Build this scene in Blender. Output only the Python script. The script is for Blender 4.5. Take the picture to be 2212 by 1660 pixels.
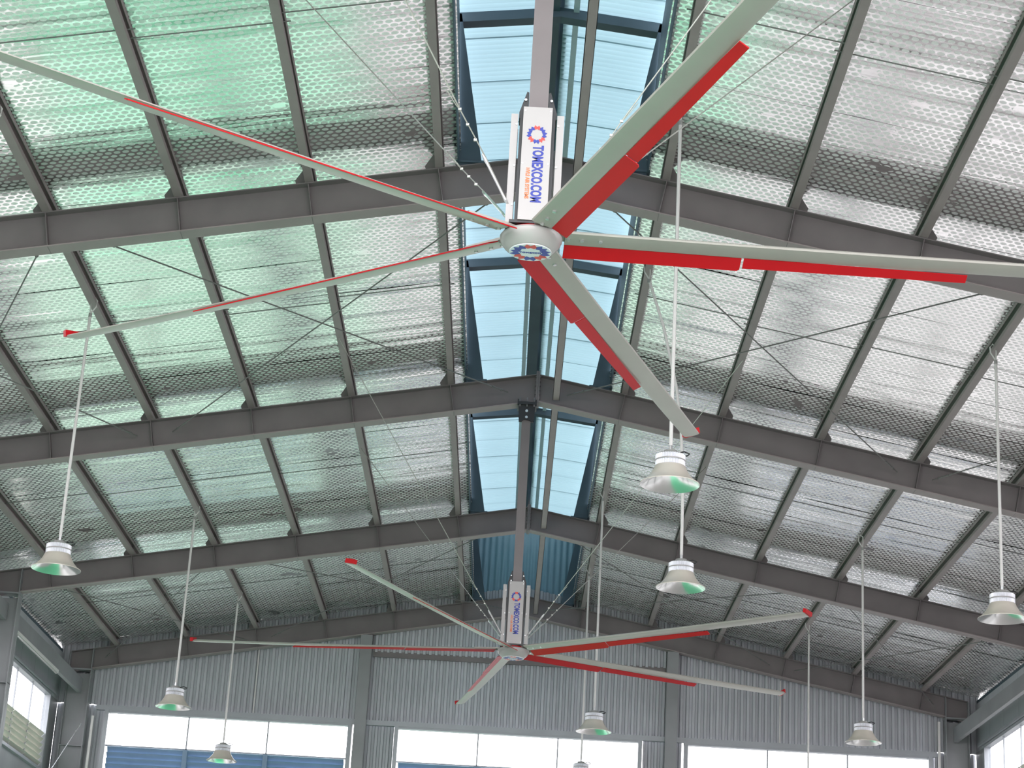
import bpy, bmesh, math, random
from mathutils import Vector, Matrix
random.seed(7)
S = bpy.context.scene
for o in list(bpy.data.objects):
    bpy.data.objects.remove(o)
PI = math.pi

# ------------------------------------------------------------------ camera
CX, YAW, PIT, ROL, FPX = -0.11452, -0.0087554, 0.34026, 0.0583519, 4315.775
F = Vector((math.sin(YAW) * math.cos(PIT), math.cos(YAW) * math.cos(PIT), math.sin(PIT)))
R0 = Vector((math.cos(YAW), -math.sin(YAW), 0)); U0 = R0.cross(F)
RR = R0 * math.cos(ROL) + U0 * math.sin(ROL); UU = -R0 * math.sin(ROL) + U0 * math.cos(ROL)
cam = bpy.data.cameras.new('camera'); camo = bpy.data.objects.new('camera', cam)
S.collection.objects.link(camo)
m = Matrix((RR, UU, -F)).transposed().to_4x4(); m.translation = Vector((CX, 0, 1.6))
camo.matrix_world = m
cam.sensor_fit = 'HORIZONTAL'; cam.sensor_width = 36.0; cam.lens = FPX * 36.0 / 2212.0
cam.clip_end = 500
S.camera = camo

# ------------------------------------------------------------------ world, light, exposure
W = bpy.data.worlds.new('overcast_sky'); S.world = W; W.use_nodes = True
nt = W.node_tree; nt.nodes.clear()
wo = nt.nodes.new('ShaderNodeOutputWorld'); wb = nt.nodes.new('ShaderNodeBackground')
tc = nt.nodes.new('ShaderNodeTexCoord'); sx = nt.nodes.new('ShaderNodeSeparateXYZ')
cr = nt.nodes.new('ShaderNodeValToRGB')
cr.color_ramp.elements[0].position = 0.0; cr.color_ramp.elements[0].color = (1.0, 0.965, 0.99, 1)
cr.color_ramp.elements[1].position = 1.0; cr.color_ramp.elements[1].color = (0.86, 0.93, 1.0, 1)
nt.links.new(tc.outputs['Generated'], sx.inputs[0]); nt.links.new(sx.outputs['Z'], cr.inputs[0])
nt.links.new(cr.outputs[0], wb.inputs[0]); nt.links.new(wb.outputs[0], wo.inputs[0])
wb.inputs[1].default_value = 4.4
S.view_settings.view_transform = 'Standard'; S.view_settings.look = 'None'
S.view_settings.gamma = 1.0; S.view_settings.use_curve_mapping = False
S.view_settings.exposure = 0.80

# ------------------------------------------------------------------ constants of the hall
H = 9.81516          # top of the rafters at the ridge
SL = 0.18508         # roof slope
Y0, Y1, Y2, Y3, Y4 = 10.7526, 16.7675, 22.7824, 28.6191, 34.2390
YM = 4.74
FR = [YM, Y0, Y1, Y2, Y3, Y4]
X0, PP = 1.05823, 1.187714
DEP = 0.343
FO = 0.165           # foil above rafter top
EAVE = 8.2
def rz(x, off=0.0):
    return H + off - SL * abs(x)

# ------------------------------------------------------------------ materials
MATS = {}
def mat(name, col, rough=0.5, metal=0.0, spec=0.5, noise=0.0, scale=6.0, bump=0.0):
    if name in MATS: return MATS[name]
    M = bpy.data.materials.new(name); M.use_nodes = True
    n = M.node_tree; b = n.nodes['Principled BSDF']
    b.inputs['Roughness'].default_value = rough; b.inputs['Metallic'].default_value = metal
    b.inputs['Specular IOR Level'].default_value = spec
    t = n.nodes.new('ShaderNodeTexCoord'); no = n.nodes.new('ShaderNodeTexNoise')
    no.inputs['Scale'].default_value = scale; no.inputs['Detail'].default_value = 5
    n.links.new(t.outputs['Object'], no.inputs['Vector'])
    r = n.nodes.new('ShaderNodeValToRGB')
    r.color_ramp.elements[0].position = 0.3; r.color_ramp.elements[1].position = 0.7
    r.color_ramp.elements[0].color = tuple(c * (1 - noise) for c in col) + (1,)
    r.color_ramp.elements[1].color = tuple(min(1, c * (1 + noise)) for c in col) + (1,)
    n.links.new(no.outputs['Fac'], r.inputs[0]); n.links.new(r.outputs[0], b.inputs['Base Color'])
    if bump:
        bp = n.nodes.new('ShaderNodeBump'); bp.inputs['Strength'].default_value = bump
        bp.inputs['Distance'].default_value = 0.01
        n.links.new(no.outputs['Fac'], bp.inputs['Height']); n.links.new(bp.outputs[0], b.inputs['Normal'])
    MATS[name] = M
    return M
STEEL = mat('grey_steel_paint', (0.172, 0.148, 0.150), 0.5, 0, 0.4, 0.10, 2.5)
PURL = mat('purlin_and_lit_flange_grey', (0.27, 0.225, 0.222), 0.5, 0, 0.4, 0.08, 3)
COLM = mat('column_grey_paint', (0.24, 0.24, 0.25), 0.5, 0, 0.4, 0.12, 1.5)
SHEET = mat('grey_wall_sheet', (0.42, 0.425, 0.455), 0.36, 0.0, 0.5, 0.07, 1.2)
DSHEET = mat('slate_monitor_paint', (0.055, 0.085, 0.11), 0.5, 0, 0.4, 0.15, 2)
WHITE = mat('white_enamel', (0.36, 0.335, 0.33), 0.3, 0, 0.5, 0.03, 5)
WHITEP = mat('white_plastic_conduit', (0.66, 0.63, 0.62), 0.4, 0, 0.5, 0.03, 5)
BLACK = mat('black_steel', (0.012, 0.012, 0.014), 0.4, 0, 0.5, 0.1, 8)
RED = mat('red_blade_plastic', (0.44, 0.004, 0.008), 0.42, 0, 0.25, 0.05, 4)
ALU = mat('blade_aluminium', (0.36, 0.335, 0.305), 0.36, 0.15, 0.5, 0.04, 3)
ZINC = mat('zinc_fastener', (0.65, 0.65, 0.66), 0.3, 0.9, 0.5, 0.1, 20)
CABLE = mat('steel_cable', (0.42, 0.41, 0.38), 0.4, 0.6, 0.5, 0.1, 20)
BRACE = mat('brace_rod_paint', (0.17, 0.165, 0.16), 0.5, 0.2, 0.5, 0.1, 20)
SHADE = mat('lamp_shade_aluminium', (0.60, 0.54, 0.475), 0.36, 0.1, 0.5, 0.04, 6)
SHADEIN = mat('lamp_reflector_inside', (0.80, 0.80, 0.78), 0.22, 0.9, 0.5, 0.03, 6)
SINK = mat('lamp_heat_sink', (0.80, 0.79, 0.84), 0.4, 0.2, 0.5, 0.05, 12)
GREYCAP = mat('lamp_cap_grey', (0.36, 0.35, 0.34), 0.45, 0.3, 0.5, 0.05, 12)
LENS = mat('lamp_lens', (0.75, 0.75, 0.72), 0.2, 0, 0.5, 0.02, 12)
BLUEP = mat('print_blue', (0.02, 0.035, 0.28), 0.4, 0, 0.4, 0.0)
REDP = mat('print_red', (0.62, 0.05, 0.04), 0.4, 0, 0.4, 0.0)
ORP = mat('print_orange', (0.65, 0.16, 0.05), 0.4, 0, 0.4, 0.0)
DISC = mat('badge_white', (0.66, 0.66, 0.69), 0.25, 0, 0.5, 0.0)
SLATB = mat('louvre_blue_grey', (0.17, 0.25, 0.36), 0.4, 0.1, 0.5, 0.08, 3)
SLATC = mat('louvre_lit_cream', (0.42, 0.42, 0.36), 0.45, 0, 0.5, 0.08, 3)  # cream puts the light on the side louvres into their colour
FRAMEM = mat('window_frame_grey', (0.30, 0.31, 0.33), 0.4, 0.2, 0.5, 0.06, 3)
ROOFM = mat('outer_roof_sheet', (0.35, 0.36, 0.37), 0.5, 0.2, 0.5, 0.05, 1)
GREEN_BOUNCE = mat('green_bounce_ground', (0.115, 0.165, 0.125), 0.9, 0, 0.2, 0.3, 0.7)
CONC = mat('concrete_apron', (0.150, 0.142, 0.137), 0.8, 0, 0.3, 0.1, 0.6)

def floor_mat():
    M = bpy.data.materials.new('green_epoxy_floor'); M.use_nodes = True
    n = M.node_tree; b = n.nodes['Principled BSDF']; b.inputs['Roughness'].default_value = 0.3
    t = n.nodes.new('ShaderNodeTexCoord'); s = n.nodes.new('ShaderNodeSeparateXYZ')
    n.links.new(t.outputs['Object'], s.inputs[0])
    r = n.nodes.new('ShaderNodeValToRGB'); r.color_ramp.interpolation = 'CONSTANT'
    r.color_ramp.elements[0].color = (0.36, 0.33, 0.32, 1)
    r.color_ramp.elements[1].color = (0.27, 0.25, 0.245, 1); r.color_ramp.elements[1].position = 0.50
    q = r.color_ramp.elements.new(0.14); q.color = (0.06, 0.34, 0.17, 1)
    mp = n.nodes.new('ShaderNodeMapRange'); mp.inputs[1].default_value = -8; mp.inputs[2].default_value = 8
    n.links.new(s.outputs['X'], mp.inputs[0]); n.links.new(mp.outputs[0], r.inputs[0])
    n.links.new(r.outputs[0], b.inputs['Base Color'])
    return M
FLOORM = floor_mat()

def glass_mat():
    M = bpy.data.materials.new('window_glass'); M.use_nodes = True
    n = M.node_tree; n.nodes.clear()
    o = n.nodes.new('ShaderNodeOutputMaterial'); mx = n.nodes.new('ShaderNodeMixShader')
    tr = n.nodes.new('ShaderNodeBsdfTransparent'); gl = n.nodes.new('ShaderNodeBsdfGlossy')
    gl.inputs['Roughness'].default_value = 0.02; fr = n.nodes.new('ShaderNodeMath'); fr.operation = 'MULTIPLY_ADD'; fr.inputs[1].default_value = 0.35; fr.inputs[2].default_value = 0.04
    pw = n.nodes.new('ShaderNodeMath'); pw.operation = 'POWER'; pw.inputs[1].default_value = 5.0
    lw = n.nodes.new('ShaderNodeLayerWeight'); n.links.new(lw.outputs['Facing'], pw.inputs[0]); n.links.new(pw.outputs[0], fr.inputs[0])
    tr.inputs[0].default_value = (0.96, 0.97, 0.98, 1)
    n.links.new(fr.outputs[0], mx.inputs[0]); n.links.new(tr.outputs[0], mx.inputs[1])
    n.links.new(gl.outputs[0], mx.inputs[2]); n.links.new(mx.outputs[0], o.inputs[0])
    return M
GLASS = glass_mat()

def translucent_blue():
    M = bpy.data.materials.new('translucent_blue_sheet'); M.use_nodes = True
    n = M.node_tree; n.nodes.clear()
    o = n.nodes.new('ShaderNodeOutputMaterial'); mx = n.nodes.new('ShaderNodeMixShader')
    tr = n.nodes.new('ShaderNodeBsdfTranslucent'); d = n.nodes.new('ShaderNodeBsdfPrincipled')
    d.inputs['Base Color'].default_value = (0.34, 0.46, 0.52, 1)
    d.inputs['Roughness'].default_value = 0.3; mx.inputs[0].default_value = 0.40
    t = n.nodes.new('ShaderNodeTexCoord'); no = n.nodes.new('ShaderNodeTexNoise'); no.inputs['Scale'].default_value = 0.8
    r = n.nodes.new('ShaderNodeValToRGB')
    r.color_ramp.elements[0].color = (0.155, 0.225, 0.25, 1); r.color_ramp.elements[1].color = (0.20, 0.28, 0.305, 1)
    n.links.new(t.outputs['Object'], no.inputs['Vector']); n.links.new(no.outputs['Fac'], r.inputs[0])
    n.links.new(r.outputs[0], tr.inputs[0])
    n.links.new(d.outputs[0], mx.inputs[1]); n.links.new(tr.outputs[0], mx.inputs[2]); n.links.new(mx.outputs[0], o.inputs[0])
    return M
MONB = translucent_blue()
PALE = mat('pale_blue_paint', (0.46, 0.56, 0.62), 0.4, 0, 0.5, 0.05, 3)
MONE = mat('blue_end_sheet', (0.20, 0.33, 0.41), 0.4, 0, 0.5, 0.08, 2)

def foil_mat():
    M = bpy.data.materials.new('bubble_foil'); M.use_nodes = True
    n = M.node_tree; N = n.nodes; L = n.links
    b = N['Principled BSDF']; b.inputs['Metallic'].default_value = 1.0
    t = N.new('ShaderNodeTexCoord'); s = N.new('ShaderNodeSeparateXYZ'); L.new(t.outputs['Object'], s.inputs[0])
    def M_(op, a, bb=None, clamp=False):
        q = N.new('ShaderNodeMath'); q.operation = op; q.use_clamp = clamp
        for i, v in enumerate((a, bb)):
            if v is None: continue
            if isinstance(v, (int, float)): q.inputs[i].default_value = v
            else: L.new(v, q.inputs[i])
        return q.outputs[0]
    yy = M_('DIVIDE', s.outputs['Y'], 0.066); row = M_('FLOOR', yy)
    off = M_('MULTIPLY', M_('MODULO', row, 2), 0.5)
    xx = M_('ADD', M_('DIVIDE', s.outputs['X'], 0.076), off)
    u = M_('SUBTRACT', M_('FRACT', M_('ADD', xx, 1000)), 0.5); v = M_('SUBTRACT', M_('FRACT', yy), 0.5)
    d = M_('SQRT', M_('ADD', M_('MULTIPLY', u, u), M_('MULTIPLY', v, v)))
    mr = N.new('ShaderNodeMapRange'); mr.inputs[1].default_value = 0.43; mr.inputs[2].default_value = 0.33
    mr.inputs[3].default_value = 0; mr.inputs[4].default_value = 1; mr.clamp = True
    L.new(d, mr.inputs[0]); bub = mr.outputs[0]
    # some bubbles are burst
    ns = N.new('ShaderNodeTexNoise'); ns.inputs['Scale'].default_value = 3.1; L.new(t.outputs['Object'], ns.inputs['Vector'])
    burst = M_('GREATER_THAN', ns.outputs['Fac'], 0.31)
    bub = M_('MULTIPLY', bub, burst)
    # long soft folds running down the slope
    mp = N.new('ShaderNodeMapping'); mp.inputs['Scale'].default_value = (0.30, 2.3, 0.30); L.new(t.outputs['Object'], mp.inputs[0])
    nf = N.new('ShaderNodeTexNoise'); nf.inputs['Scale'].default_value = 1.0; nf.inputs['Detail'].default_value = 4
    L.new(mp.outputs[0], nf.inputs['Vector'])
    b1 = N.new('ShaderNodeBump'); b1.inputs['Strength'].default_value = 1.0; b1.inputs['Distance'].default_value = 0.024
    L.new(nf.outputs['Fac'], b1.inputs['Height'])
    b2 = N.new('ShaderNodeBump'); b2.inputs['Strength'].default_value = 0.09; b2.inputs['Distance'].default_value = 0.003
    L.new(bub, b2.inputs['Height']); L.new(b1.outputs[0], b2.inputs['Normal']); L.new(b2.outputs[0], b.inputs['Normal'])
    ro = M_('ADD', M_('MULTIPLY', bub, 0.30), 0.14); L.new(ro, b.inputs['Roughness'])
    mx = N.new('ShaderNodeMix'); mx.data_type = 'RGBA'; L.new(bub, mx.inputs[0])
    mx.inputs[6].default_value = (0.78, 0.765, 0.75, 1); mx.inputs[7].default_value = (0.88, 0.875, 0.86, 1)
    L.new(mx.outputs[2], b.inputs['Base Color'])
    L.new(M_('SUBTRACT', 1.0, M_('MULTIPLY', bub, 0.18)), b.inputs['Metallic'])
    return M
FOIL = foil_mat()

# ------------------------------------------------------------------ mesh helpers
COL = S.collection
class MB:
    def __init__(s): s.v = []; s.f = []
    def add(s, vs, fs):
        k = len(s.v); s.v += [tuple(p) for p in vs]; s.f += [tuple(i + k for i in f) for f in fs]; return s
    def box(s, x0, x1, y0, y1, z0, z1):
        return s.add([(x0,y0,z0),(x1,y0,z0),(x1,y1,z0),(x0,y1,z0),(x0,y0,z1),(x1,y0,z1),(x1,y1,z1),(x0,y1,z1)],
                     [(0,3,2,1),(4,5,6,7),(0,1,5,4),(1,2,6,5),(2,3,7,6),(3,0,4,7)])
    def prism_xz(s, poly, y0, y1):
        n = len(poly)
        vs = [(x, y0, z) for x, z in poly] + [(x, y1, z) for x, z in poly]
        return s.add(vs, [tuple(range(n)), tuple(range(2*n-1, n-1, -1))] + [(i, i+n, (i+1) % n + n, (i+1) % n) for i in range(n)])
    def prism_yz(s, poly, x0, x1):
        n = len(poly)
        vs = [(x0, y, z) for y, z in poly] + [(x1, y, z) for y, z in poly]
        return s.add(vs, [tuple(range(n)), tuple(range(2*n-1, n-1, -1))] + [(i, i+n, (i+1) % n + n, (i+1) % n) for i in range(n)])
    def prism_xy(s, poly, z0, z1):
        n = len(poly)
        vs = [(x, y, z0) for x, y in poly] + [(x, y, z1) for x, y in poly]
        return s.add(vs, [tuple(range(n)), tuple(range(2*n-1, n-1, -1))] + [(i, i+n, (i+1) % n + n, (i+1) % n) for i in range(n)])
    def tube(s, pts, r, n=8, cap=True):
        pts = [Vector(p) for p in pts]; rings = []
        rad = r if isinstance(r, (list, tuple)) else [r] * len(pts)
        for i, p in enumerate(pts):
            t = (pts[min(i+1, len(pts)-1)] - pts[max(i-1, 0)]).normalized()
            a = t.cross(Vector((0, 0, 1)) if abs(t.z) < 0.95 else Vector((1, 0, 0))).normalized(); b = t.cross(a)
            rings.append([p + (a * math.cos(2*PI*k/n) + b * math.sin(2*PI*k/n)) * rad[i] for k in range(n)])
        vs = [q for rg in rings for q in rg]; fs = []
        for i in range(len(pts)-1):
            for k in range(n):
                fs.append((i*n+k, i*n+(k+1) % n, (i+1)*n+(k+1) % n, (i+1)*n+k))
        if cap: fs += [tuple(range(n-1, -1, -1)), tuple((len(pts)-1)*n + k for k in range(n))]
        return s.add(vs, fs)
    def lathe(s, prof, n=32, c=(0, 0, 0), close=True):
        vs = []; fs = []
        for r, z in prof:
            for k in range(n):
                a = 2*PI*k/n; vs.append((c[0]+r*math.cos(a), c[1]+r*math.sin(a), c[2]+z))
        for i in range(len(prof)-1):
            for k in range(n):
                fs.append((i*n+k, i*n+(k+1) % n, (i+1)*n+(k+1) % n, (i+1)*n+k))
        if close:
            fs += [tuple(range(n-1, -1, -1)), tuple((len(prof)-1)*n + k for k in range(n))]
        return s.add(vs, fs)
    def obj(s, name, material, parent=None, smooth=False, xf=None, keep=False):
        me = bpy.data.meshes.new(name)
        vs = s.v if xf is None else [tuple(xf @ Vector(p)) for p in s.v]
        me.from_pydata(vs, [], s.f); me.update()
        bm = bmesh.new(); bm.from_mesh(me); bmesh.ops.recalc_face_normals(bm, faces=bm.faces); bm.to_mesh(me); bm.free()
        me.materials.append(material)
        if smooth:
            for p in me.polygons: p.use_smooth = True
            try: me.set_sharp_from_angle(angle=math.radians(40))
            except Exception: pass
        return link(name, me, parent, keep)
def link(name, me, parent=None, keep=False):
    o = bpy.data.objects.new(name, me); COL.objects.link(o)
    if parent is not None:
        o.parent = parent
        if not keep: o.location = -world_loc(parent)
    return o
def world_loc(o):
    v = Vector((0, 0, 0))
    while o is not None: v = v + o.location; o = o.parent
    return v
def empty(name, loc=(0, 0, 0)):
    e = bpy.data.objects.new(name, None); COL.objects.link(e); e.location = loc; e.empty_display_size = 0.1
    return e
def tag(o, label=None, cat=None, group=None, kind=None):
    if label: o['label'] = label
    if cat: o['category'] = cat
    if group: o['group'] = group
    if kind: o['kind'] = kind
    return o
def copy_tree(o, parent=None):
    c = o.copy(); COL.objects.link(c)
    if parent is not None: c.parent = parent
    for ch in list(o.children): copy_tree(ch, c)
    return c
ORD = ['first', 'second', 'third', 'fourth', 'fifth', 'sixth', 'seventh']
BAY = {1: 'nearest visible bay', 2: 'second visible bay', 3: 'third visible bay', 4: 'last bay'}
SIDE = {-1: 'left', 1: 'right'}

# ------------------------------------------------------------------ ground and floor
g = MB().box(-90, -8.4, -60, 120, -0.25, -0.02).obj('ground', CONC); tag(g, kind='structure')
g = MB().box(-8.4, 90, -60, 120, -0.30, -0.03).obj('ground', CONC); tag(g, kind='structure')
g = MB().box(-8.1, 8.1, -6, 34.6, -0.2, 0.0).obj('floor', FLOORM); tag(g, kind='structure')
g = MB().box(-8.4, -0.5, 34.9, 90, -0.02, 0.0).obj('ground', GREEN_BOUNCE); tag(g, kind='structure')  # unseen green strip added to give the left foil its green reflection

# ------------------------------------------------------------------ ceiling: outer sheets and foil lengths
ceil = empty('ceiling', (0, 20, 9)); tag(ceil, kind='structure')
YA, YB = 3.6, 34.52
for sg in (-1, 1):
    b = MB(); t0, t1 = FO + 0.05, FO + 0.09
    b.prism_xz([(sg*0.87, rz(0.87, t0)), (sg*8.35, rz(8.35, t0)), (sg*8.35, rz(8.35, t1)), (sg*0.87, rz(0.87, t1))], YA, YB + .1)
    b.obj('roof_sheet', ROOFM, ceil)
NS = 0.96
yy = YA; k = 0
xs = [0.86] + [0.86 + (8.2 - 0.86) * i / 24.0 for i in range(1, 25)]
while yy < YB - 0.05:
    y1 = min(yy + NS, YB)
    for sg in (-1, 1):
        rnd = random.Random(k * 2 + (sg > 0)); ph = [rnd.uniform(0, 6.28) for _ in range(5)]
        amp = rnd.uniform(0.6, 1.2)
        vs = []; nx = len(xs); ny = 9
        for j in range(ny + 1):
            v = j / ny; y = yy + (y1 - yy) * v
            for x in xs:
                w = abs(math.sin(PI * (x - X0) / PP)) if x > 0.9 else 0.0
                d = -0.006 * amp * w * (0.5 + 0.5 * math.sin(2 * PI * v * 1.5 + ph[0]))
                d += 0.0030 * amp * w * math.sin(2 * PI * v * 3 + ph[1] + x * 0.7) + 0.0015 * math.sin(x * 3.1 + ph[2])
                edge = 0.002 if v > 0.94 else 0.0
                vs.append((sg * x, y + (0.02 if j == ny else 0), rz(x, FO) + d + edge * (v - 0.94) / 0.06))
        fs = [(j*nx+i, j*nx+i+1, (j+1)*nx+i+1, (j+1)*nx+i) for j in range(ny) for i in range(nx-1)]
        b = MB(); b.add(vs, fs)
        me = bpy.data.meshes.new('insulation_sheet'); me.from_pydata(b.v, [], b.f); me.update(); me.materials.append(FOIL)
        for p in me.polygons: p.use_smooth = True
        link('insulation_sheet', me, ceil)
    yy += NS; k += 1

# ------------------------------------------------------------------ portal frames
def portal(idx, y, label, cols=True):
    e = empty('portal_frame', (0, y, 0)); tag(e, label, 'roof frame')
    yw = y + 0.09
    for sg in (-1, 1):
        web = MB().prism_xz([(sg*0.012, rz(0, -0.008)), (sg*7.76, rz(7.76, -0.008)), (sg*7.76, rz(7.76, -0.36)), (sg*0.012, rz(0, -0.335))], yw-0.005, yw+0.005)
        web.obj('rafter_web', STEEL, e)
        fl = MB().prism_xz([(sg*0.0, rz(0)), (sg*7.76, rz(7.76)), (sg*7.76, rz(7.76, -0.011)), (sg*0.0, rz(0, -0.011))], y, y+0.18)
        fl.obj('top_flange', STEEL, e)
        fl = MB().prism_xz([(sg*0.012, rz(0, -DEP)), (sg*7.37, rz(7.37, -DEP)), (sg*7.37, rz(7.37, -DEP-0.012)), (sg*0.012, rz(0, -DEP-0.012))], y, y+0.18)
        fl.obj('bottom_flange', PURL, e)  # paler than the web: light from below put into the flange colour
        for j in range(6):
            x = X0 + j * PP
            if x > 7.3: continue
            n = (SL * DEP)
            st = MB().prism_xz([(sg*(x-0.004), rz(x, -0.012)), (sg*(x+0.004), rz(x, -0.012)), (sg*(x+0.004-n), rz(x, -DEP)+0.0), (sg*(x-0.004-n), rz(x, -DEP)+0.0)], y+0.004, y+0.176)
            st.obj('stiffener', STEEL, e)
            cl = MB().prism_xz([(sg*x, rz(x)), (sg*(x+0.11), rz(x+0.11)), (sg*(x+0.13), rz(x+0.11)+0.05), (sg*(x+0.06), rz(x)+0.15), (sg*x, rz(x)+0.155)], y+0.05, y+0.058)
            cl.obj('purlin_cleat', BLACK if False else STEEL, e)
    # ridge end plates with bolts
    for sg in (-1, 1):
        MB().box(min(0.001*sg, 0.022*sg), max(0.001*sg, 0.022*sg), y-0.02, y+0.20, H-DEP-0.03, H+0.03).obj('end_plate', STEEL, e)
    for i in range(6):
        z = H - DEP + 0.03 + i * 0.055
        MB().box(-0.035, 0.035, y+0.02, y+0.04, z, z+0.02).obj('bolt', STEEL, e)
    for sg in (-1, 1):
        if cols:
            xi, xo = sg*7.37, sg*7.76
            top = rz(7.37, -0.35)
            MB().box(min(xi, xo), max(xi, xo), yw-0.005, yw+0.005, 0, rz(7.76, -0.37)).obj('column_web', COLM, e)
            MB().box(min(xi, xi+sg*0.012), max(xi, xi+sg*0.012), y-0.02, y+0.20, 0, rz(7.37)-0.02).obj('column_flange', COLM, e)
            MB().box(min(xo, xo+sg*0.012), max(xo, xo+sg*0.012), y-0.02, y+0.20, 0, rz(7.76)-0.02).obj('column_flange', COLM, e)
            MB().box(min(xi-sg*0.01, xo), max(xi-sg*0.01, xo), y-0.03, y+0.20, top-0.045, top-0.02).obj('cap_plate', COLM, e)
            for zz in (6.75, 5.4):
                MB().box(min(xi, xo), max(xi, xo), y+0.0, y+0.18, zz, zz+0.012).obj('stiffener', COLM, e)
    return e
names = {0: 'grey portal frame just above the top edge of the view', 1: 'nearest visible grey portal frame, crossing behind the near fan',
         2: 'grey portal frame with the black fan bracket clamped under its ridge',
         3: 'third visible grey portal frame, crossing above the far fan motor box',
         4: 'farthest grey portal frame, standing against the corrugated end wall'}
for i, y in ((0, Y0), (1, Y1), (2, Y2), (3, Y3), (4, Y4)):
    portal(i, y, names[i])

# ------------------------------------------------------------------ purlins
def cee(x, sg, y0, y1, base=0.0, h=0.152, w=0.072, t=0.004, lip=0.042, flip=False, zfun=None):
    # channel with its web downhill and its mouth uphill
    zf = zfun or (lambda q: rz(q))
    u = -1 if not flip else 1
    z = zf(x) + base
    p = [(0, 0), (u*w, 0), (u*w, lip), (u*(w-t), lip), (u*(w-t), t), (u*t if u > 0 else -t, t), (u*t if u > 0 else -t, h-t), (u*(w-t), h-t), (u*(w-t), h-lip), (u*w, h-lip), (u*w, h), (0, h)]
    b = MB(); poly = []
    for a, c in p:
        X = x + a
        poly.append((sg * X, z + c - SL * a))
    b.prism_xz(poly, y0, y1)
    return b
for sg in (-1, 1):
    for j in range(6):
        x = X0 + j * PP + 0.03
        if j < 6:
            b = cee(x, sg, YA + 0.1, YB - 0.12, base=0.002)
            o = b.obj('purlin', PURL)
            lab = 'long grey purlin under the %s roof slope, %s from the skylight' % (SIDE[sg], ORD[j])
            tag(o, lab, 'purlin')
    # eave struts along the side wall, one between each pair of columns
    for bi, (ya, yb) in enumerate(((Y0, Y1), (Y1, Y2), (Y2, Y3), (Y3, Y4))):
        o = MB().box(min(sg*7.50, sg*7.57), max(sg*7.50, sg*7.57), ya+0.205, yb-0.024, 7.655, 7.90).obj('eave_strut', COLM)
        tag(o, 'deep grey eave strut along the %s side wall, %s' % (SIDE[sg], BAY[bi+1]), 'beam')
    o = cee(8.11, sg, YA+0.1, YB-0.12, base=-0.02).obj('eave_purlin', STEEL)
    tag(o, 'outermost grey purlin along the %s eave above the wall' % SIDE[sg], 'purlin')

# sag rods between purlins
YS = [13.93, 19.9, 25.75, 31.5]
for bi, ys in enumerate(YS):
    for sg in (-1, 1):
        for j in range(5):
            xa, xb = X0 + j*PP, X0 + (j+1)*PP
            dy = -0.07 if j % 2 == 0 else 0.07
            b = MB().tube([(sg*(xa-0.09), ys+dy, rz(xa-0.09, 0.09)), (sg*(xb+0.06), ys+dy, rz(xb+0.06, 0.09))], 0.006, 6)
            o = b.obj('sag_rod', BRACE)
            tag(o, 'sag rod between %s and %s purlins, %s slope, %s' % (ORD[j], ORD[j+1], SIDE[sg], BAY[bi+1]), 'rod', 'sag rods tying the purlins')

# cross bracing
def brace(a, b_, lab, r=0.0075, mt=None):
    a = Vector(a); b_ = Vector(b_); d = (b_ - a)
    e = empty('brace_rod', a); tag(e, lab, 'brace', 'cross bracing rods under the roof')
    mt = mt or BRACE
    MB().tube([a, b_], r, 6).obj('rod', mt, e)
    u = d.normalized()
    for s0, L in ((0.12, 0.22), (d.length - 0.34, 0.22)):
        p = a + u * s0
        MB().tube([p, p+u*0.03, p+u*0.032, p+u*(L-0.032), p+u*(L-0.03), p+u*L], [0.016, 0.016, 0.011, 0.011, 0.016, 0.016], 6).obj('turnbuckle', ZINC if r < 0.0075 else mt, e)
    return e
for (ya, yb, bn) in ((Y1, Y2, 2), (Y3, Y4, 4)):
    for sg in (-1, 1):
        for (xa, xb, desc) in ((0.42, 4.33, 'from near ridge outward'), (4.25, 0.36, 'inward to the ridge'), (4.65, 7.15, 'outer one toward the eave'), (7.15, 4.75, 'outer one from the eave')):
            brace((sg*xa, ya+0.22, rz(xa, -0.2)), (sg*xb, yb-0.03, rz(xb, -0.2)), 'thin cross brace, %s slope, %s, %s' % (SIDE[sg], BAY[bn], desc))
for sg in (-1, 1):   # wall bracing seen at the corners
    brace((sg*7.42, Y4-0.05, 7.15), (sg*7.85, Y3+0.3, 3.2), 'thin wall brace rod dropping from the %s corner column' % SIDE[sg], 0.008, ZINC)

# longitudinal tie channels near the ridge
for bi, (ya, yb) in enumerate(((Y0, Y1), (Y1, Y2), (Y2, Y3), (Y3, Y4))):
    z0, z1 = 9.485, 9.56
    if bi == 0: z0, z1 = 9.56, 9.635
    b = MB()
    b.box(0.185, 0.268, ya+0.2, yb-0.012, z0, z0+0.005)
    b.box(0.185, 0.190, ya+0.2, yb-0.012, z0, z1)
    b.box(0.263, 0.268, ya+0.2, yb-0.012, z0, z1)
    o = b.obj('tie_channel', PURL)
    tag(o, 'pale grey tie channel beside the ridge spanning %s' % BAY[bi+1], 'beam')

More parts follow.
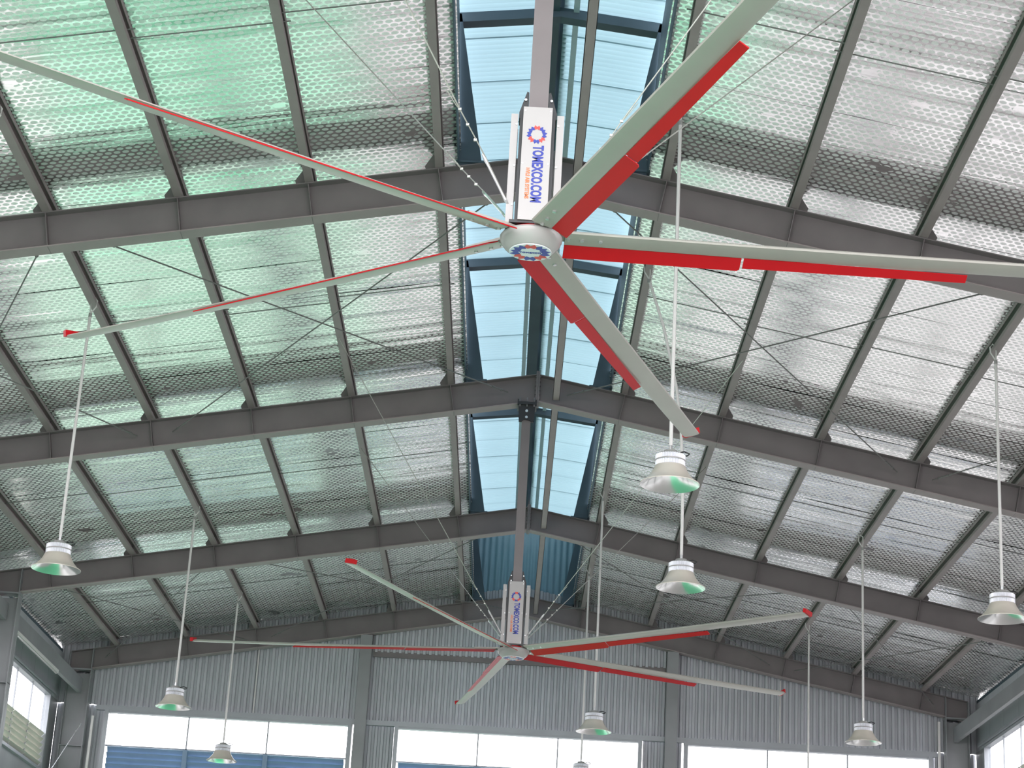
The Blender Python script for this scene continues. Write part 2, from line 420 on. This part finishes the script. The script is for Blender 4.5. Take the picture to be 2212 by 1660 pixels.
# ------------------------------------------------------------------ roof monitor (raised skylight)
mon = empty('roof_monitor', (0, 20, 9.9)); tag(mon, 'raised ridge skylight roofed in pale blue corrugated sheets', 'skylight')
MS = 0.12
MZ = 11.44      # ridge of monitor sheet
MW = 1.02
def mz(x, off=0): return MZ + off - MS * abs(x)
pit = 0.092; yy = YA; k = 0
while yy < YB - 0.1:
    y1 = min(yy + pit * 10, YB)
    nseg = int(round((y1 - yy) / pit)) * 6
    for sg in (-1, 1):
        st = (k % 2) * 0.012
        xsn = [0.03, 0.55, MW + 0.06]; vs = []
        for i in range(nseg + 1):
            y = yy + (y1 - yy + 0.02) * i / nseg
            d = 0.015 * math.cos(2 * PI * (y - yy) / pit)
            for x in xsn: vs.append((sg*x, y, mz(x, d + st)))
        fs = [(i*3+a, i*3+a+1, (i+1)*3+a+1, (i+1)*3+a) for i in range(nseg) for a in range(2)]
        me = bpy.data.meshes.new('monitor_sheet'); me.from_pydata(vs, [], fs); me.update(); me.materials.append(MONB)
        for p in me.polygons: p.use_smooth = True
        link('monitor_sheet', me, mon)
    yy = y1; k += 1
b = MB()
for sg in (-1, 1):
    b.prism_xz([(0, MZ+0.035), (sg*0.07, MZ+0.015), (sg*0.07, MZ+0.022), (0, MZ+0.045)], YA, YB)
b.obj('ridge_cap', DSHEET, mon)
for sg in (-1, 1):
    # side panel of each bay: low dark kerb, upper dark sheet
    for (ya, yb) in ((YA, Y0), (Y0, Y1), (Y1, Y2), (Y2, Y3), (Y3, YB)):
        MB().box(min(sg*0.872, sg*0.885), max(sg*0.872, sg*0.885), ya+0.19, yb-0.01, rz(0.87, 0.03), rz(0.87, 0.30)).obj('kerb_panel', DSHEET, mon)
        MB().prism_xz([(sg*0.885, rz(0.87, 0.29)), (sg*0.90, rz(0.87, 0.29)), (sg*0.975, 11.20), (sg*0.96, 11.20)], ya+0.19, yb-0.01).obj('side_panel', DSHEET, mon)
    # monitor purlins
    b = MB()
    q0, q1 = (0.17, 0.225) if sg < 0 else (0.12, 0.175)
    b.box(min(sg*q0, sg*q1), max(sg*q0, sg*q1), YA+.1, YB-.1, mz(0.16)-0.085, mz(0.16)-0.080)
    b.box(min(sg*q0, sg*(q0+.004)), max(sg*q0, sg*(q0+.004)), YA+.1, YB-.1, mz(0.16)-0.08, mz(0.16)-0.012)
    b.obj('monitor_purlin', PALE, mon)
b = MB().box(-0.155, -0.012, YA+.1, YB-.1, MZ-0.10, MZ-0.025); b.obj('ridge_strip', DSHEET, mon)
for y in (Y0, Y1, Y2, Y3, Y4):
    for sg in (-1, 1):
        # tapering leg
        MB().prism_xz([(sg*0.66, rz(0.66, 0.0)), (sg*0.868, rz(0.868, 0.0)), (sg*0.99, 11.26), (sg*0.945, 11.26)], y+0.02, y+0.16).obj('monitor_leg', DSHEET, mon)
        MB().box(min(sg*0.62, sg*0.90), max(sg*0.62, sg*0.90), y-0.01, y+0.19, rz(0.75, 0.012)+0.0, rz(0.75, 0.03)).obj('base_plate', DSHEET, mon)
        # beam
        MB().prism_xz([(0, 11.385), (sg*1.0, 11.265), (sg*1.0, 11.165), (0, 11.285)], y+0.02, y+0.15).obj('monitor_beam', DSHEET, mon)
# end wall of the monitor, corrugated upright
n = 34 * 6; vs = []; wv = 0.93
for i in range(n + 1):
    x = -wv + 2 * wv * i / n
    d = 0.012 * math.cos(2 * PI * x / 0.11)
    vs += [(x, Y4 + 0.26 + d, rz(0, 0.0)), (x, Y4 + 0.26 + d, mz(x, -0.01))]
me = bpy.data.meshes.new('monitor_end_sheet'); me.from_pydata(vs, [], [(2*i, 2*i+2, 2*i+3, 2*i+1) for i in range(n)]); me.update(); me.materials.append(MONE)
for p in me.polygons: p.use_smooth = True
link('monitor_end_sheet', me, mon)

# ------------------------------------------------------------------ corrugated walls
def corr(x0, x1, zb, zt, y, parent, name='wall_sheet', mt=None, pitch=0.105, depth=0.044, axis='x'):
    """ribbed sheet between x0 and x1, zb and zt may be functions"""
    fb = zb if callable(zb) else (lambda q: zb); ft = zt if callable(zt) else (lambda q: zt)
    prof = [(0, 0), (0.30, 0), (0.42, 1), (0.78, 1), (0.90, 0)]
    pts = []
    k0 = math.floor(x0 / pitch)
    k = k0
    while k * pitch < x1:
        for t, d in prof:
            x = (k + t) * pitch
            if x0 < x < x1: pts.append((x, d * depth))
        k += 1
    def dd(x):
        t = (x / pitch) % 1.0
        for (a, da), (c, dc) in zip(prof, prof[1:] + [(1.0, 0)]):
            if a <= t <= c: return (da + (dc - da) * (t - a) / max(1e-6, c - a)) * depth
        return 0
    pts = [(x0, dd(x0))] + pts + [(x1, dd(x1))]
    vs = []
    for x, d in pts:
        if axis == 'x': vs += [(x, y + d, fb(x)), (x, y + d, ft(x))]
        else:
            s_ = 1 if y > 0 else -1
            vs += [(y + s_*d, x, fb(x)), (y + s_*d, x, ft(x))]
    me = bpy.data.meshes.new(name); me.from_pydata(vs, [], [(2*i, 2*i+2, 2*i+3, 2*i+1) for i in range(len(pts)-1)])
    me.update(); me.materials.append(mt or SHEET)
    return link(name, me, parent)
YW = 34.50
wend = empty('wall_end', (0, YW, 0)); tag(wend, kind='structure')
ztop = lambda x: rz(x, FO + 0.03)
wins = [(-7.02, -2.89), (-2.02, 2.11), (2.97, 7.10)]
ZH = 7.42      # window head
x = -8.0
while x < 8.0 - 1e-6:
    xe = min(x + 1.0, 8.0)
    corr(x, xe + 0.004, ZH + 0.10, ztop, YW + (0.004 if int(x*1) % 2 else 0.0), wend)
    x = xe
# overlapping upper sheet and a dark strip painting the shadow line below it, middle span
corr(-2.55, 2.55, 8.70, ztop, YW - 0.07, wend, 'upper_wall_sheet')
MB().box(-2.56, 2.56, YW-0.05, YW-0.01, 8.62, 8.72).obj('girt_shadow_strip', STEEL, wend)
# strips beside the windows
for a, b_ in ((-7.95, -7.10), (-2.80, -2.10), (2.20, 2.88), (7.19, 7.95)):
    corr(a, b_, 0.0, ZH + 0.1, YW + 0.05, wend)
for a, b_ in wins:
    corr(a - 0.08, b_ + 0.08, 4.9, 5.9, YW + 0.02, wend)
MB().box(-7.25, 7.25, YW-0.09, YW-0.0, ZH, ZH+0.085).obj('header_rail', FRAMEM, wend)
# wind posts
for xx, side in ((-2.68, 'left'), (2.66, 'right')):
    e = empty('wind_post', (xx, YW-0.1, 0)); tag(e, 'upright grey post on the end wall, %s of the two between windows' % side, 'post')
    MB().box(xx-0.10, xx+0.10, YW-0.24, YW-0.230, 0, rz(xx, -DEP-0.015)).obj('flange', COLM, e)
    MB().box(xx-0.10, xx+0.10, YW-0.11, YW-0.10, 0, rz(xx, -DEP-0.015)).obj('flange', COLM, e)
    MB().box(xx-0.005, xx+0.005, YW-0.23, YW-0.11, 0, rz(xx, -DEP-0.015)).obj('web', COLM, e)
# slender uprights beside the corner columns
for sg in (-1, 1):
    o = MB().box(min(sg*7.26, sg*7.30), max(sg*7.26, sg*7.30), YW-0.14, YW-0.10, 0.0, 7.30 if sg < 0 else 8.02).obj('conduit_pipe', WHITEP)
    tag(o, 'slim pale upright pipe beside the %s corner column on the end wall' % SIDE[sg], 'pipe')
# windows of the end wall
wn = 1
def window_end(a, b_, n):
    e = empty('window_%d' % n, ((a+b_)/2, YW, 6)); tag(e, kind='structure')
    zg, zb = 6.83, 5.93
    for xa, xb in ((a-0.07, a), (b_, b_+0.07)):
        MB().box(xa, xb, YW-0.10, YW+0.06, zb-0.06, ZH).obj('window_frame', FRAMEM, e)
    MB().box(a-0.07, b_+0.07, YW-0.08, YW+0.06, ZH-0.035, ZH).obj('window_frame', FRAMEM, e)
    MB().box(a-0.07, b_+0.07, YW-0.10, YW+0.06, zb-0.06, zb).obj('window_frame', FRAMEM, e)
    MB().box(a, b_, YW-0.0, YW+0.03, zg-0.012, zg+0.012).obj('window_frame', FRAMEM, e)
    w = (b_ - a) / 3
    for i in (1, 2):
        MB().box(a+i*w-0.012, a+i*w+0.012, YW-0.0, YW+0.035, zg, ZH-0.03).obj('mullion', FRAMEM, e)
        MB().box(a+i*w-0.04, a+i*w+0.04, YW-0.06, YW+0.035, zb, zg-0.012).obj('mullion', SLATB, e)
    for i in range(3):
        MB().box(a+i*w+0.01, a+(i+1)*w-0.01, YW+0.012, YW+0.018, zg+0.01, ZH-0.03).obj('pane', GLASS, e)
        z = zg - 0.02
        while z > zb + 0.06:
            xa, xb = a+i*w+0.03, a+(i+1)*w-0.03
            MB().prism_yz([(YW-0.05, z-0.004), (YW-0.044, z), (YW+0.046, z-0.090), (YW+0.04, z-0.096)], xa, xb).obj('slat', SLATB, e)
            z -= 0.098
    return e
for a, b_ in wins:
    window_end(a, b_, wn); wn += 1

# ------------------------------------------------------------------ side walls
XW = 7.95
bays = ((YM, Y0), (Y0, Y1), (Y1, Y2), (Y2, Y3), (Y3, Y4))
for sg in (-1, 1):
    wall = empty('wall_%s' % SIDE[sg], (sg*XW, 20, 0)); tag(wall, kind='structure')
    zt = 8.50
    for (ya, yb) in bays:
        wa, wb = ya + 0.62, yb - 0.55
        zb_, zh = 6.27, 7.50
        xa, xb = min(sg*XW, sg*(XW+0.02)), max(sg*XW, sg*(XW+0.02))
        # panels above the window, each its own sheet
        npn = 6; pw = (yb - ya) / npn
        if yb == Y4: pw = (yb + 0.27 - ya) / npn
        for i in range(npn):
            MB().box(xa, xb, ya+i*pw+0.006, ya+(i+1)*pw-0.006, zh+0.05, zt-0.12).obj('wall_panel', SHEET, wall)
        MB().box(xa+0.02*sg, xb+0.02*sg, ya, yb + (0.3 if yb == Y4 else 0), zh+0.05, zt-0.05).obj('backing_sheet', DSHEET, wall)
        MB().box(xa, xb, ya, wa-0.06, 0, zh+0.05).obj('wall_panel', COLM, wall)
        MB().box(xa, xb, wb+0.06, yb + (0.3 if yb == Y4 else 0), 0, zh+0.05).obj('wall_panel', COLM, wall)
        MB().box(xa, xb, wa-0.06, wb+0.06, 3.2, zb_-0.05).obj('wall_panel', COLM, wall)
        e = empty('window_%d' % wn, (sg*XW, (wa+wb)/2, 6.9)); tag(e, kind='structure'); wn += 1
        X1, X2 = sg*(XW-0.06), sg*(XW+0.05); xa2, xb2 = min(X1, X2), max(X1, X2)
        fm = FRAMEM
        MB().box(xa2, xb2, wa-0.06, wb+0.06, zh, zh+0.05).obj('window_frame', fm, e)
        MB().box(xa2, xb2, wa-0.06, wb+0.06, zb_-0.05, zb_).obj('window_frame', fm, e)
        MB().box(xa2, xb2, wa-0.06, wa, zb_, zh).obj('window_frame', fm, e)
        MB().box(xa2, xb2, wb, wb+0.06, zb_, zh).obj('window_frame', fm, e)
        zg = 6.85; nm = 4; ww = (wb-wa)/nm
        for i in range(nm):
            X3, X4 = sg*(XW+0.0), sg*(XW+0.006)
            MB().box(min(X3, X4), max(X3, X4), wa+i*ww+0.012, wa+(i+1)*ww-0.012, zg+0.012, zh).obj('pane', GLASS, e)
            if i: MB().box(min(sg*(XW-0.012), sg*(XW+0.012)), max(sg*(XW-0.012), sg*(XW+0.012)), wa+i*ww-0.013, wa+i*ww+0.013, zb_, zh).obj('mullion', fm, e)
            z = zg
            while z > zb_ + 0.09:
                p = [(sg*(XW-0.045), z-0.004), (sg*(XW-0.040), z), (sg*(XW+0.042), z-0.084), (sg*(XW+0.036), z-0.09)]
                MB().prism_xz(p, wa+i*ww+0.013, wa+(i+1)*ww-0.013).obj('slat', SLATC, e)
                z -= 0.098
        o = MB().box(min(sg*7.86, sg*7.90), max(sg*7.86, sg*7.90), wa-0.3, wb+0.35, zh+0.06, zh+0.10).obj('trim_%d' % wn, FRAMEM); tag(o, kind='structure')
# white batten lamp under the left eave strut
e = empty('batten_light', (-7.50, 30.8, 7.62)); tag(e, 'long white batten light fixed under the eave strut of the left wall', 'light')
MB().box(-7.53, -7.48, 29.3, 32.25, 7.61, 7.655).obj('housing', WHITEP, e)
MB().tube([(-7.505, 29.35, 7.595), (-7.505, 32.2, 7.595)], 0.013, 8).obj('tube', WHITE, e)

# ------------------------------------------------------------------ text
def text_mesh(s, size, bold=0.0):
    c = bpy.data.curves.new('lettering', 'FONT'); c.body = s; c.size = size; c.offset = bold; c.align_x = 'CENTER'; c.align_y = 'CENTER'
    c.extrude = 0.0012; c.resolution_u = 3
    o = bpy.data.objects.new('t', c); COL.objects.link(o); dg = bpy.context.evaluated_depsgraph_get(); dg.update()
    me = bpy.data.meshes.new_from_object(o.evaluated_get(dg)); bpy.data.objects.remove(o)
    return me

# ------------------------------------------------------------------ big fans
def ring_logo(parent, xf, R, name, wide=1.0):
    """folded shapes in a ring: red at the top and lower corners, blue between"""
    for k in range(8):
        mt = REDP if k in (0, 3, 5) else BLUEP
        a = PI/2 - k * PI / 4
        def P(r, da): return (R*r*math.cos(a+da)*wide, R*r*math.sin(a+da))
        MB().prism_xy([P(0.55, -0.36), P(0.80, -0.44), P(1.05, -0.20), P(0.86, 0.0), P(1.08, 0.18), P(0.84, 0.40), P(0.56, 0.28), P(0.66, -0.02)], 0.0, 0.0015).obj(name, mt, parent, xf=xf, keep=True)

def make_fan(loc, angles, ztop, pole_w, label):
    """loc: hub axis; z of blades is the origin"""
    e = empty('ceiling_fan', loc); tag(e, label, 'fan', 'large five-blade ceiling fans')
    K = dict(keep=True)
    # motor hub
    prof = [(0.150, 0.002), (0.176, -0.004), (0.185, -0.016), (0.184, -0.030), (0.174, -0.054), (0.156, -0.078), (0.132, -0.098), (0.127, -0.102)]
    hub = MB().lathe(prof, 48).obj('hub', WHITE, e, smooth=True, **K)
    d = MB().lathe([(0.126, -0.1025), (0.124, -0.108)], 48).obj('badge', DISC, e, smooth=True, **K)
    xf = Matrix.Translation((0, 0, -0.1085)) @ Matrix.Rotation(PI, 4, 'X')
    ring_logo(d, xf, 0.112, 'emblem_petal')
    me = text_mesh('TOMEXCO', 0.026, 0.0005); me.transform(Matrix.Translation((0, 0, -0.109)) @ Matrix.Rotation(PI, 4, 'X')); me.materials.append(BLUEP)
    link('badge_lettering', me, d, keep=True)
    # black motor flange and red ring
    MB().lathe([(0.13, 0.005), (0.13, 0.012), (0.11, 0.015), (0.11, 0.022)], 32).obj('motor_flange', BLACK, e, smooth=True, **K)
    MB().box(-0.135, 0.135, -0.135, 0.135, 0.022, 0.040).obj('motor_plate', BLACK, e, **K)
    MB().lathe([(0.125, 0.006), (0.136, 0.008), (0.136, 0.018), (0.125, 0.020)], 32).obj('seal_ring', RED, e, smooth=True, **K)
    # controller housing
    z0, z1 = 0.028, 0.772
    MB().box(-0.105, 0.105, -0.105, 0.105, z0, z1).obj('inner_chassis', BLACK, e, **K)
    for sg in (-1, 1):   # front and back plates
        b = MB().box(-0.086, 0.086, min(sg*0.135, sg*0.145), max(sg*0.135, sg*0.145), z0+0.01, z1)
        pl = b.obj('front_panel' if sg < 0 else 'rear_panel', WHITE, e, **K)
        for qx in (-0.075, 0.075):
            for qz in (z0+0.03, (z0+z1)/2, z1-0.025):
                MB().tube([(qx, sg*0.144, qz), (qx, sg*0.148, qz)], 0.005, 8).obj('screw', ZINC, pl, **K)
        if sg < 0:
            bx = Matrix.Translation((0, -0.1455, 0)) @ Matrix.Rotation(PI/2, 4, 'X')
            ring_logo(pl, bx @ Matrix.Translation((0.0, z1-0.182, 0)), 0.058, 'emblem_petal')
            me = text_mesh('TOMEXCO.COM', 0.086, 0.0034)
            me.transform(bx @ Matrix.Translation((0.010, z1-0.439, 0)) @ Matrix.Rotation(-PI/2, 4, 'Z') @ Matrix.Diagonal((0.575, 1.0, 1, 1))); me.materials.append(BLUEP)
            link('lettering', me, pl, keep=True)
            me = text_mesh('HVLS AIR SYSTEMS', 0.032, 0.0012)
            me.transform(bx @ Matrix.Translation((-0.042, z1-0.500, 0)) @ Matrix.Rotation(-PI/2, 4, 'Z') @ Matrix.Diagonal((0.76, 1, 1, 1))); me.materials.append(ORP)
            link('small_lettering', me, pl, keep=True)
        # side covers, a folded channel each
        b = MB()
        xo = 0.158; t = 0.004
        b.box(min(sg*xo, sg*(xo-t)), max(sg*xo, sg*(xo-t)), -0.10, 0.10, z0-0.0, z1-0.03)
        b.box(min(sg*xo, sg*(xo-0.042)), max(sg*xo, sg*(xo-0.042)), -0.104, -0.10, z0-0.0, z1-0.03)
        b.box(min(sg*xo, sg*(xo-0.042)), max(sg*xo, sg*(xo-0.042)), 0.10, 0.104, z0-0.0, z1-0.03)
        sc = b.obj('side_cover', WHITE, e, **K)
        for qz in (z0+0.12, (z0+z1)/2, z1-0.10):
            MB().tube([(sg*0.124, -0.104, qz), (sg*0.124, -0.110, qz)], 0.006, 8).obj('screw', ZINC, sc, **K)
    # pole with black clamp wings
    zt = ztop - loc[2]; hw = pole_w / 2
    MB().box(-hw, hw, -hw, hw, z1-0.05, zt).obj('pole', STEEL, e, **K)
    for sg in (-1, 1):
        b = MB().prism_xz([(sg*(hw+0.002), z1+0.145), (sg*(hw+0.014), z1+0.15), (sg*(hw+0.055), z1+0.01), (sg*(hw+0.055), z1-0.03), (sg*(hw+0.002), z1-0.03)], -0.05, 0.05)
        cl = b.obj('clamp_wing', BLACK, e, **K)
        for qz in (z1+0.03, z1+0.09):
            MB().tube([(sg*(hw+0.02), -0.05, qz), (sg*(hw+0.02), -0.062, qz)], 0.008, 6).obj('bolt', ZINC, cl, **K)
    # bracket under the rafter
    br = MB(); br.box(-0.115, 0.115, -0.12, 0.12, zt-0.035, zt)
    br.prism_xz([(-0.10, zt-0.03), (0.10, zt-0.03), (0.095, zt-0.19), (0.075, zt-0.25), (0.03, zt-0.22), (-0.03, zt-0.22), (-0.075, zt-0.25), (-0.095, zt-0.19)], -0.085, -0.065)
    br.prism_xz([(-0.10, zt-0.03), (0.10, zt-0.03), (0.09, zt-0.20), (-0.09, zt-0.20)], 0.065, 0.085)
    br.box(-0.115, -0.10, -0.11, 0.11, zt-0.05, zt+0.03); br.box(0.10, 0.115, -0.11, 0.11, zt-0.05, zt+0.03)
    bo = br.obj('mounting_bracket', BLACK, e, **K)
    for qx in (-0.085, 0.0, 0.085):
        MB().tube([(qx, -0.105, zt-0.06), (qx, -0.105, zt+0.055)], 0.009, 6).obj('bolt', ZINC, bo, **K)
    for qz in (-0.11, -0.19):
        MB().tube([(0.0, -0.085, zt+qz), (0.0, -0.10, zt+qz)], 0.017, 8).obj('bolt', ZINC, bo, **K)
    # blades
    L = 3.88
    for kb, ang in enumerate(angles):
        A = Matrix.Rotation(math.radians(ang), 4, 'Z')
        pitch = Matrix.Rotation(math.radians(-12), 4, 'X')    # far (trailing) edge low
        M4 = A @ pitch
        # arm
        arm = MB()
        arm.prism_xy([(0.13, -0.035), (0.20, -0.045), (0.46, -0.028), (0.46, 0.028), (0.20, 0.045), (0.13, 0.035)], 0.008, 0.022)
        ao = arm.obj('blade_arm', ZINC if False else ALU, e, xf=M4, **K)
        for qx in (0.22, 0.30, 0.41):
            MB().tube([(qx, -0.012, 0.0), (qx, -0.012, -0.022)], 0.012, 6).obj('bolt', ZINC, ao, xf=M4, **K)
        # aluminium section, flat on the lower face, rounded leading edge
        sec = [(-0.075, -0.004), (-0.068, -0.012), (-0.04, -0.014), (0.045, -0.010), (0.062, -0.004), (0.058, 0.004), (0.02, 0.014), (-0.03, 0.017), (-0.065, 0.010)]
        stx = [0.20, 1.2, 2.2, 3.1, L]
        b = MB(); vs = []
        for x in stx:
            tp = 1.0 if x < 3.0 else 1.0 - 0.12 * (x - 3.0) / 0.9
            dz = 0.010 * ((x - 0.2) / L) ** 2 * 4
            vs += [(x, y * tp, z + dz) for y, z in sec]
        n = len(sec)
        fs = [tuple(range(n-1, -1, -1)), tuple((len(stx)-1)*n + i for i in range(n))]
        for j in range(len(stx)-1):
            fs += [(j*n+i, j*n+(i+1) % n, (j+1)*n+(i+1) % n, (j+1)*n+i) for i in range(n)]
        b.add(vs, fs)
        bl = b.obj('blade', ALU, e, smooth=True, xf=M4, **K)
        # red trailing flap, wide then narrow
        fl = Matrix.Translation((0, 0.056, -0.004)) @ Matrix.Rotation(math.radians(-14), 4, 'X')
        w1, w2, w3 = 0.105, 0.100, 0.062
        MB().prism_xy([(0.20, 0), (1.26, 0), (1.26, w2-0.012), (1.245, w2), (0.20, w1)], -0.003, 0.004).obj('flap', RED, bl, xf=M4 @ fl, **K)
        MB().prism_xy([(1.275, 0), (2.62, 0), (2.62, w3-0.004), (1.275, w3+0.016)], -0.003, 0.004).obj('flap', RED, bl, xf=M4 @ fl, **K)
        MB().prism_xy([(L-0.01, -0.075), (L+0.015, -0.06), (L+0.03, 0.05), (L-0.01, 0.065)], 0.0, 0.045).obj('tip_fin', RED, bl, xf=M4 @ Matrix.Translation((0, 0, 0.03)), **K)
    return e
Z1F, Z2F = 6.355, 6.43
FX1, FY1 = -0.147, 10.80
FX2, FY2 = -0.118, 22.84
make_fan((FX1, FY1, Z1F), [-146, -70.2, 3.2, 70.5, 144.5], H - DEP - 0.04, 0.115,
         'near big fan with red-edged blades and white printed motor box')
make_fan((FX2, FY2, Z2F), [169.5, -115.5, -38.5, 29.5, 100], H - DEP - 0.04, 0.105,
         'far big fan with red-edged blades, hanging before the end wall')
# guy wires from motor box to the second purlins
for fi, (fx, fy, fz) in enumerate(((FX1, FY1, Z1F), (FX2, FY2, Z2F))):
    for sg in (-1, 1):
        for sy in (-1, 1):
            a = Vector((fx + sg*0.15, fy + sy*0.10, fz + 0.15)); b_ = Vector((sg*2.25, fy + sy*2.02, rz(2.25, 0.0)))
            lab = 'thin guy wire of the %s fan, up to the %s slope, %s side' % (('near', 'far')[fi], SIDE[sg], 'camera' if sy < 0 else 'far')
            e = empty('guy_wire', a); tag(e, lab, 'wire', 'guy wires of the fans')
            u = (b_ - a).normalized()
            MB().tube([a + u*0.62, b_], 0.0045, 5).obj('wire', CABLE, e)
            MB().tube([a + u*0.0 + Vector((0.006, 0, 0)), a + u*0.30 + Vector((0.010, 0, 0)), a + u*0.62], 0.004, 5).obj('wire_tail', CABLE, e)
            MB().tube([a, a+u*0.03, a+u*0.06, a+u*0.26, a+u*0.29, a+u*0.33], [0.005, 0.010, 0.007, 0.007, 0.010, 0.005], 6).obj('turnbuckle', ZINC, e)
            for q in (0.42, 0.52, 0.62):
                p = a + u*q
                MB().box(p.x-0.009, p.x+0.009, p.y-0.006, p.y+0.006, p.z-0.007, p.z+0.007).obj('wire_clip', CABLE, e)
            MB().tube([a+u*0.62, a+u*0.60+Vector((0.03*sg, -0.02, 0.03)), a+u*0.68+Vector((0.055*sg, -0.03, 0.05))], 0.003, 5).obj('loose_end', CABLE, e)

# ------------------------------------------------------------------ pendant lamps
def lamp_at(x, y, zr, anchor, label, group='high-bay pendant lamps', path=None, head=True):
    e = empty('pendant_lamp', (x, y, zr)); tag(e, label, 'lamp', group)
    K = dict(keep=True)
    R = 0.236
    # bell reflector: outer, and inner skin
    MB().lathe([(R+0.004, 0.0), (R+0.005, 0.006), (R-0.03, 0.028), (0.165, 0.075), (0.140, 0.115), (0.125, 0.150), (0.120, 0.155)], 40, close=False).obj('shade', SHADE, e, smooth=True, **K)
    MB().lathe([(R+0.004, 0.0), (R, 0.003), (R-0.034, 0.024), (0.160, 0.071), (0.135, 0.111), (0.118, 0.150)], 40, close=False).obj('reflector', SHADEIN, e, smooth=True, **K)
    MB().lathe([(0.117, 0.149), (0.116, 0.145)], 32).obj('lens', LENS, e, smooth=True, **K)
    # ribbed heat sink
    n = 72; vs = []; fs = []
    for z in (0.155, 0.245):
        for k_ in range(n):
            rr = 0.122 if k_ % 2 else 0.108
            a = 2*PI*k_/n; vs.append((rr*math.cos(a), rr*math.sin(a), z))
    fs = [(k_, (k_+1) % n, n+(k_+1) % n, n+k_) for k_ in range(n)] + [tuple(range(n-1, -1, -1)), tuple(range(n, 2*n))]
    b = MB(); b.add(vs, fs); b.obj('heat_sink', SINK, e, **K)
    MB().lathe([(0.122, 0.195), (0.1245, 0.197), (0.1245, 0.203), (0.122, 0.205)], 40, close=False).obj('band', WHITE, e, smooth=True, **K)
    MB().lathe([(0.112, 0.245), (0.105, 0.256), (0.060, 0.262), (0.055, 0.285), (0.022, 0.292)], 32).obj('cap', GREYCAP, e, smooth=True, **K)
    MB().tube([(0.05, 0, 0.268), (0.11, 0.0, 0.285), (0.155, 0.01, 0.272), (0.14, 0.03, 0.262), (0.10, 0.04, 0.258)], 0.006, 6).obj('power_lead', BLACK, e, **K)
    MB().tube([(0, 0, 0.28), (0, 0, 0.33)], 0.014, 8).obj('eye_bolt', ZINC, e, **K)
    ax, ay, az = anchor
    top = Vector((ax-x, ay-y, az-zr))
    pts = [(0, 0, 0.33)] + ([(p[0]-x, p[1]-y, p[2]-zr) for p in path] if path else []) + [(top.x, top.y, top.z-0.12)]
    MB().tube(pts, 0.0155, 8).obj('drop_rod', WHITEP, e, **K)
    # hook loop over the purlin
    s_ = 1 if ax > 0 else -1
    c = top + Vector((0, 0, -0.12))
    MB().tube([c, c+Vector((s_*-0.012, 0, 0.03)), c+Vector((s_*-0.05, 0, 0.09)), c+Vector((s_*-0.055, 0, 0.15)), c+Vector((s_*-0.03, 0, 0.185)), c+Vector((s_*0.005, 0.0, 0.16)), c+Vector((s_*0.008, 0, 0.08)), c+Vector((0, 0, 0.0))], 0.008, 6).obj('hook', WHITEP, e, **K)
    MB().tube([c+Vector((0, 0, 0.01)), c+Vector((0, 0, -0.03))], 0.018, 8).obj('coupler', GREYCAP, e, **K)
    return e
J3 = X0 + 3*PP; ZA = 6.21
def anc(x, y): return (x, y, rz(x, 0.0))
L3 = J3 + 0.0
lamp_at(-L3, 19.04, 6.16, anc(-L3, 19.04), 'large white bell lamp at the left, before the third visible frame')
lamp_at(-L3, 26.70, 6.20, anc(-L3, 26.70), 'white bell lamp overlapping the top edge of the left end-wall window')
lamp_at(-L3, 31.75, 6.265, anc(-L3, 31.75), 'small bell lamp at the bottom edge, before the left window louvres')
lamp_at(-L3, 14.79, 6.15, anc(-L3, 14.79), 'bell lamp hanging beyond the left edge, only its hook showing at the edge')
lamp_at(1.06, 15.36, 6.255, anc(1.06, 15.36), 'largest bell lamp, right of the near fan, with the green-lit reflector')
lamp_at(1.466, 18.90, 6.29, anc(1.06, 18.90), 'bell lamp directly below the largest one, on the bent conduit', path=[(1.462, 18.9, 7.2), (1.43, 18.9, 7.9), (1.37, 18.9, 8.35), (1.22, 18.9, 9.0)])
lamp_at(1.02, 26.96, 6.235, anc(1.02, 26.96), 'bell lamp below the far fan blades, over the middle window')
lamp_at(1.03, 31.30, 6.22, anc(1.03, 31.30), 'farthest middle lamp, only its white rod showing behind the far fan blades')
lamp_at(L3-0.02, 18.96, 6.175, anc(L3-0.02, 18.96), 'large bell lamp at the right edge of the view')
lamp_at(L3-0.06, 26.40, 6.195, anc(L3-0.06, 26.40), 'bell lamp at the lower right, over the third end-wall window')
lamp_at(L3, 31.65, 6.22, anc(L3, 31.65), 'farthest right lamp, only its white rod showing, left of the lower right lamp')
# conduits on the end wall
for sg in (-1, 1):
    o = MB().tube([(sg*4.55, YW-0.03, 8.72 if sg < 0 else 8.60), (sg*4.55, YW-0.03, 7.51)], 0.012, 8).obj('wall_conduit', WHITEP)
    tag(o, 'short white upright conduit on the corrugated end wall above the %s window' % SIDE[sg], 'conduit')
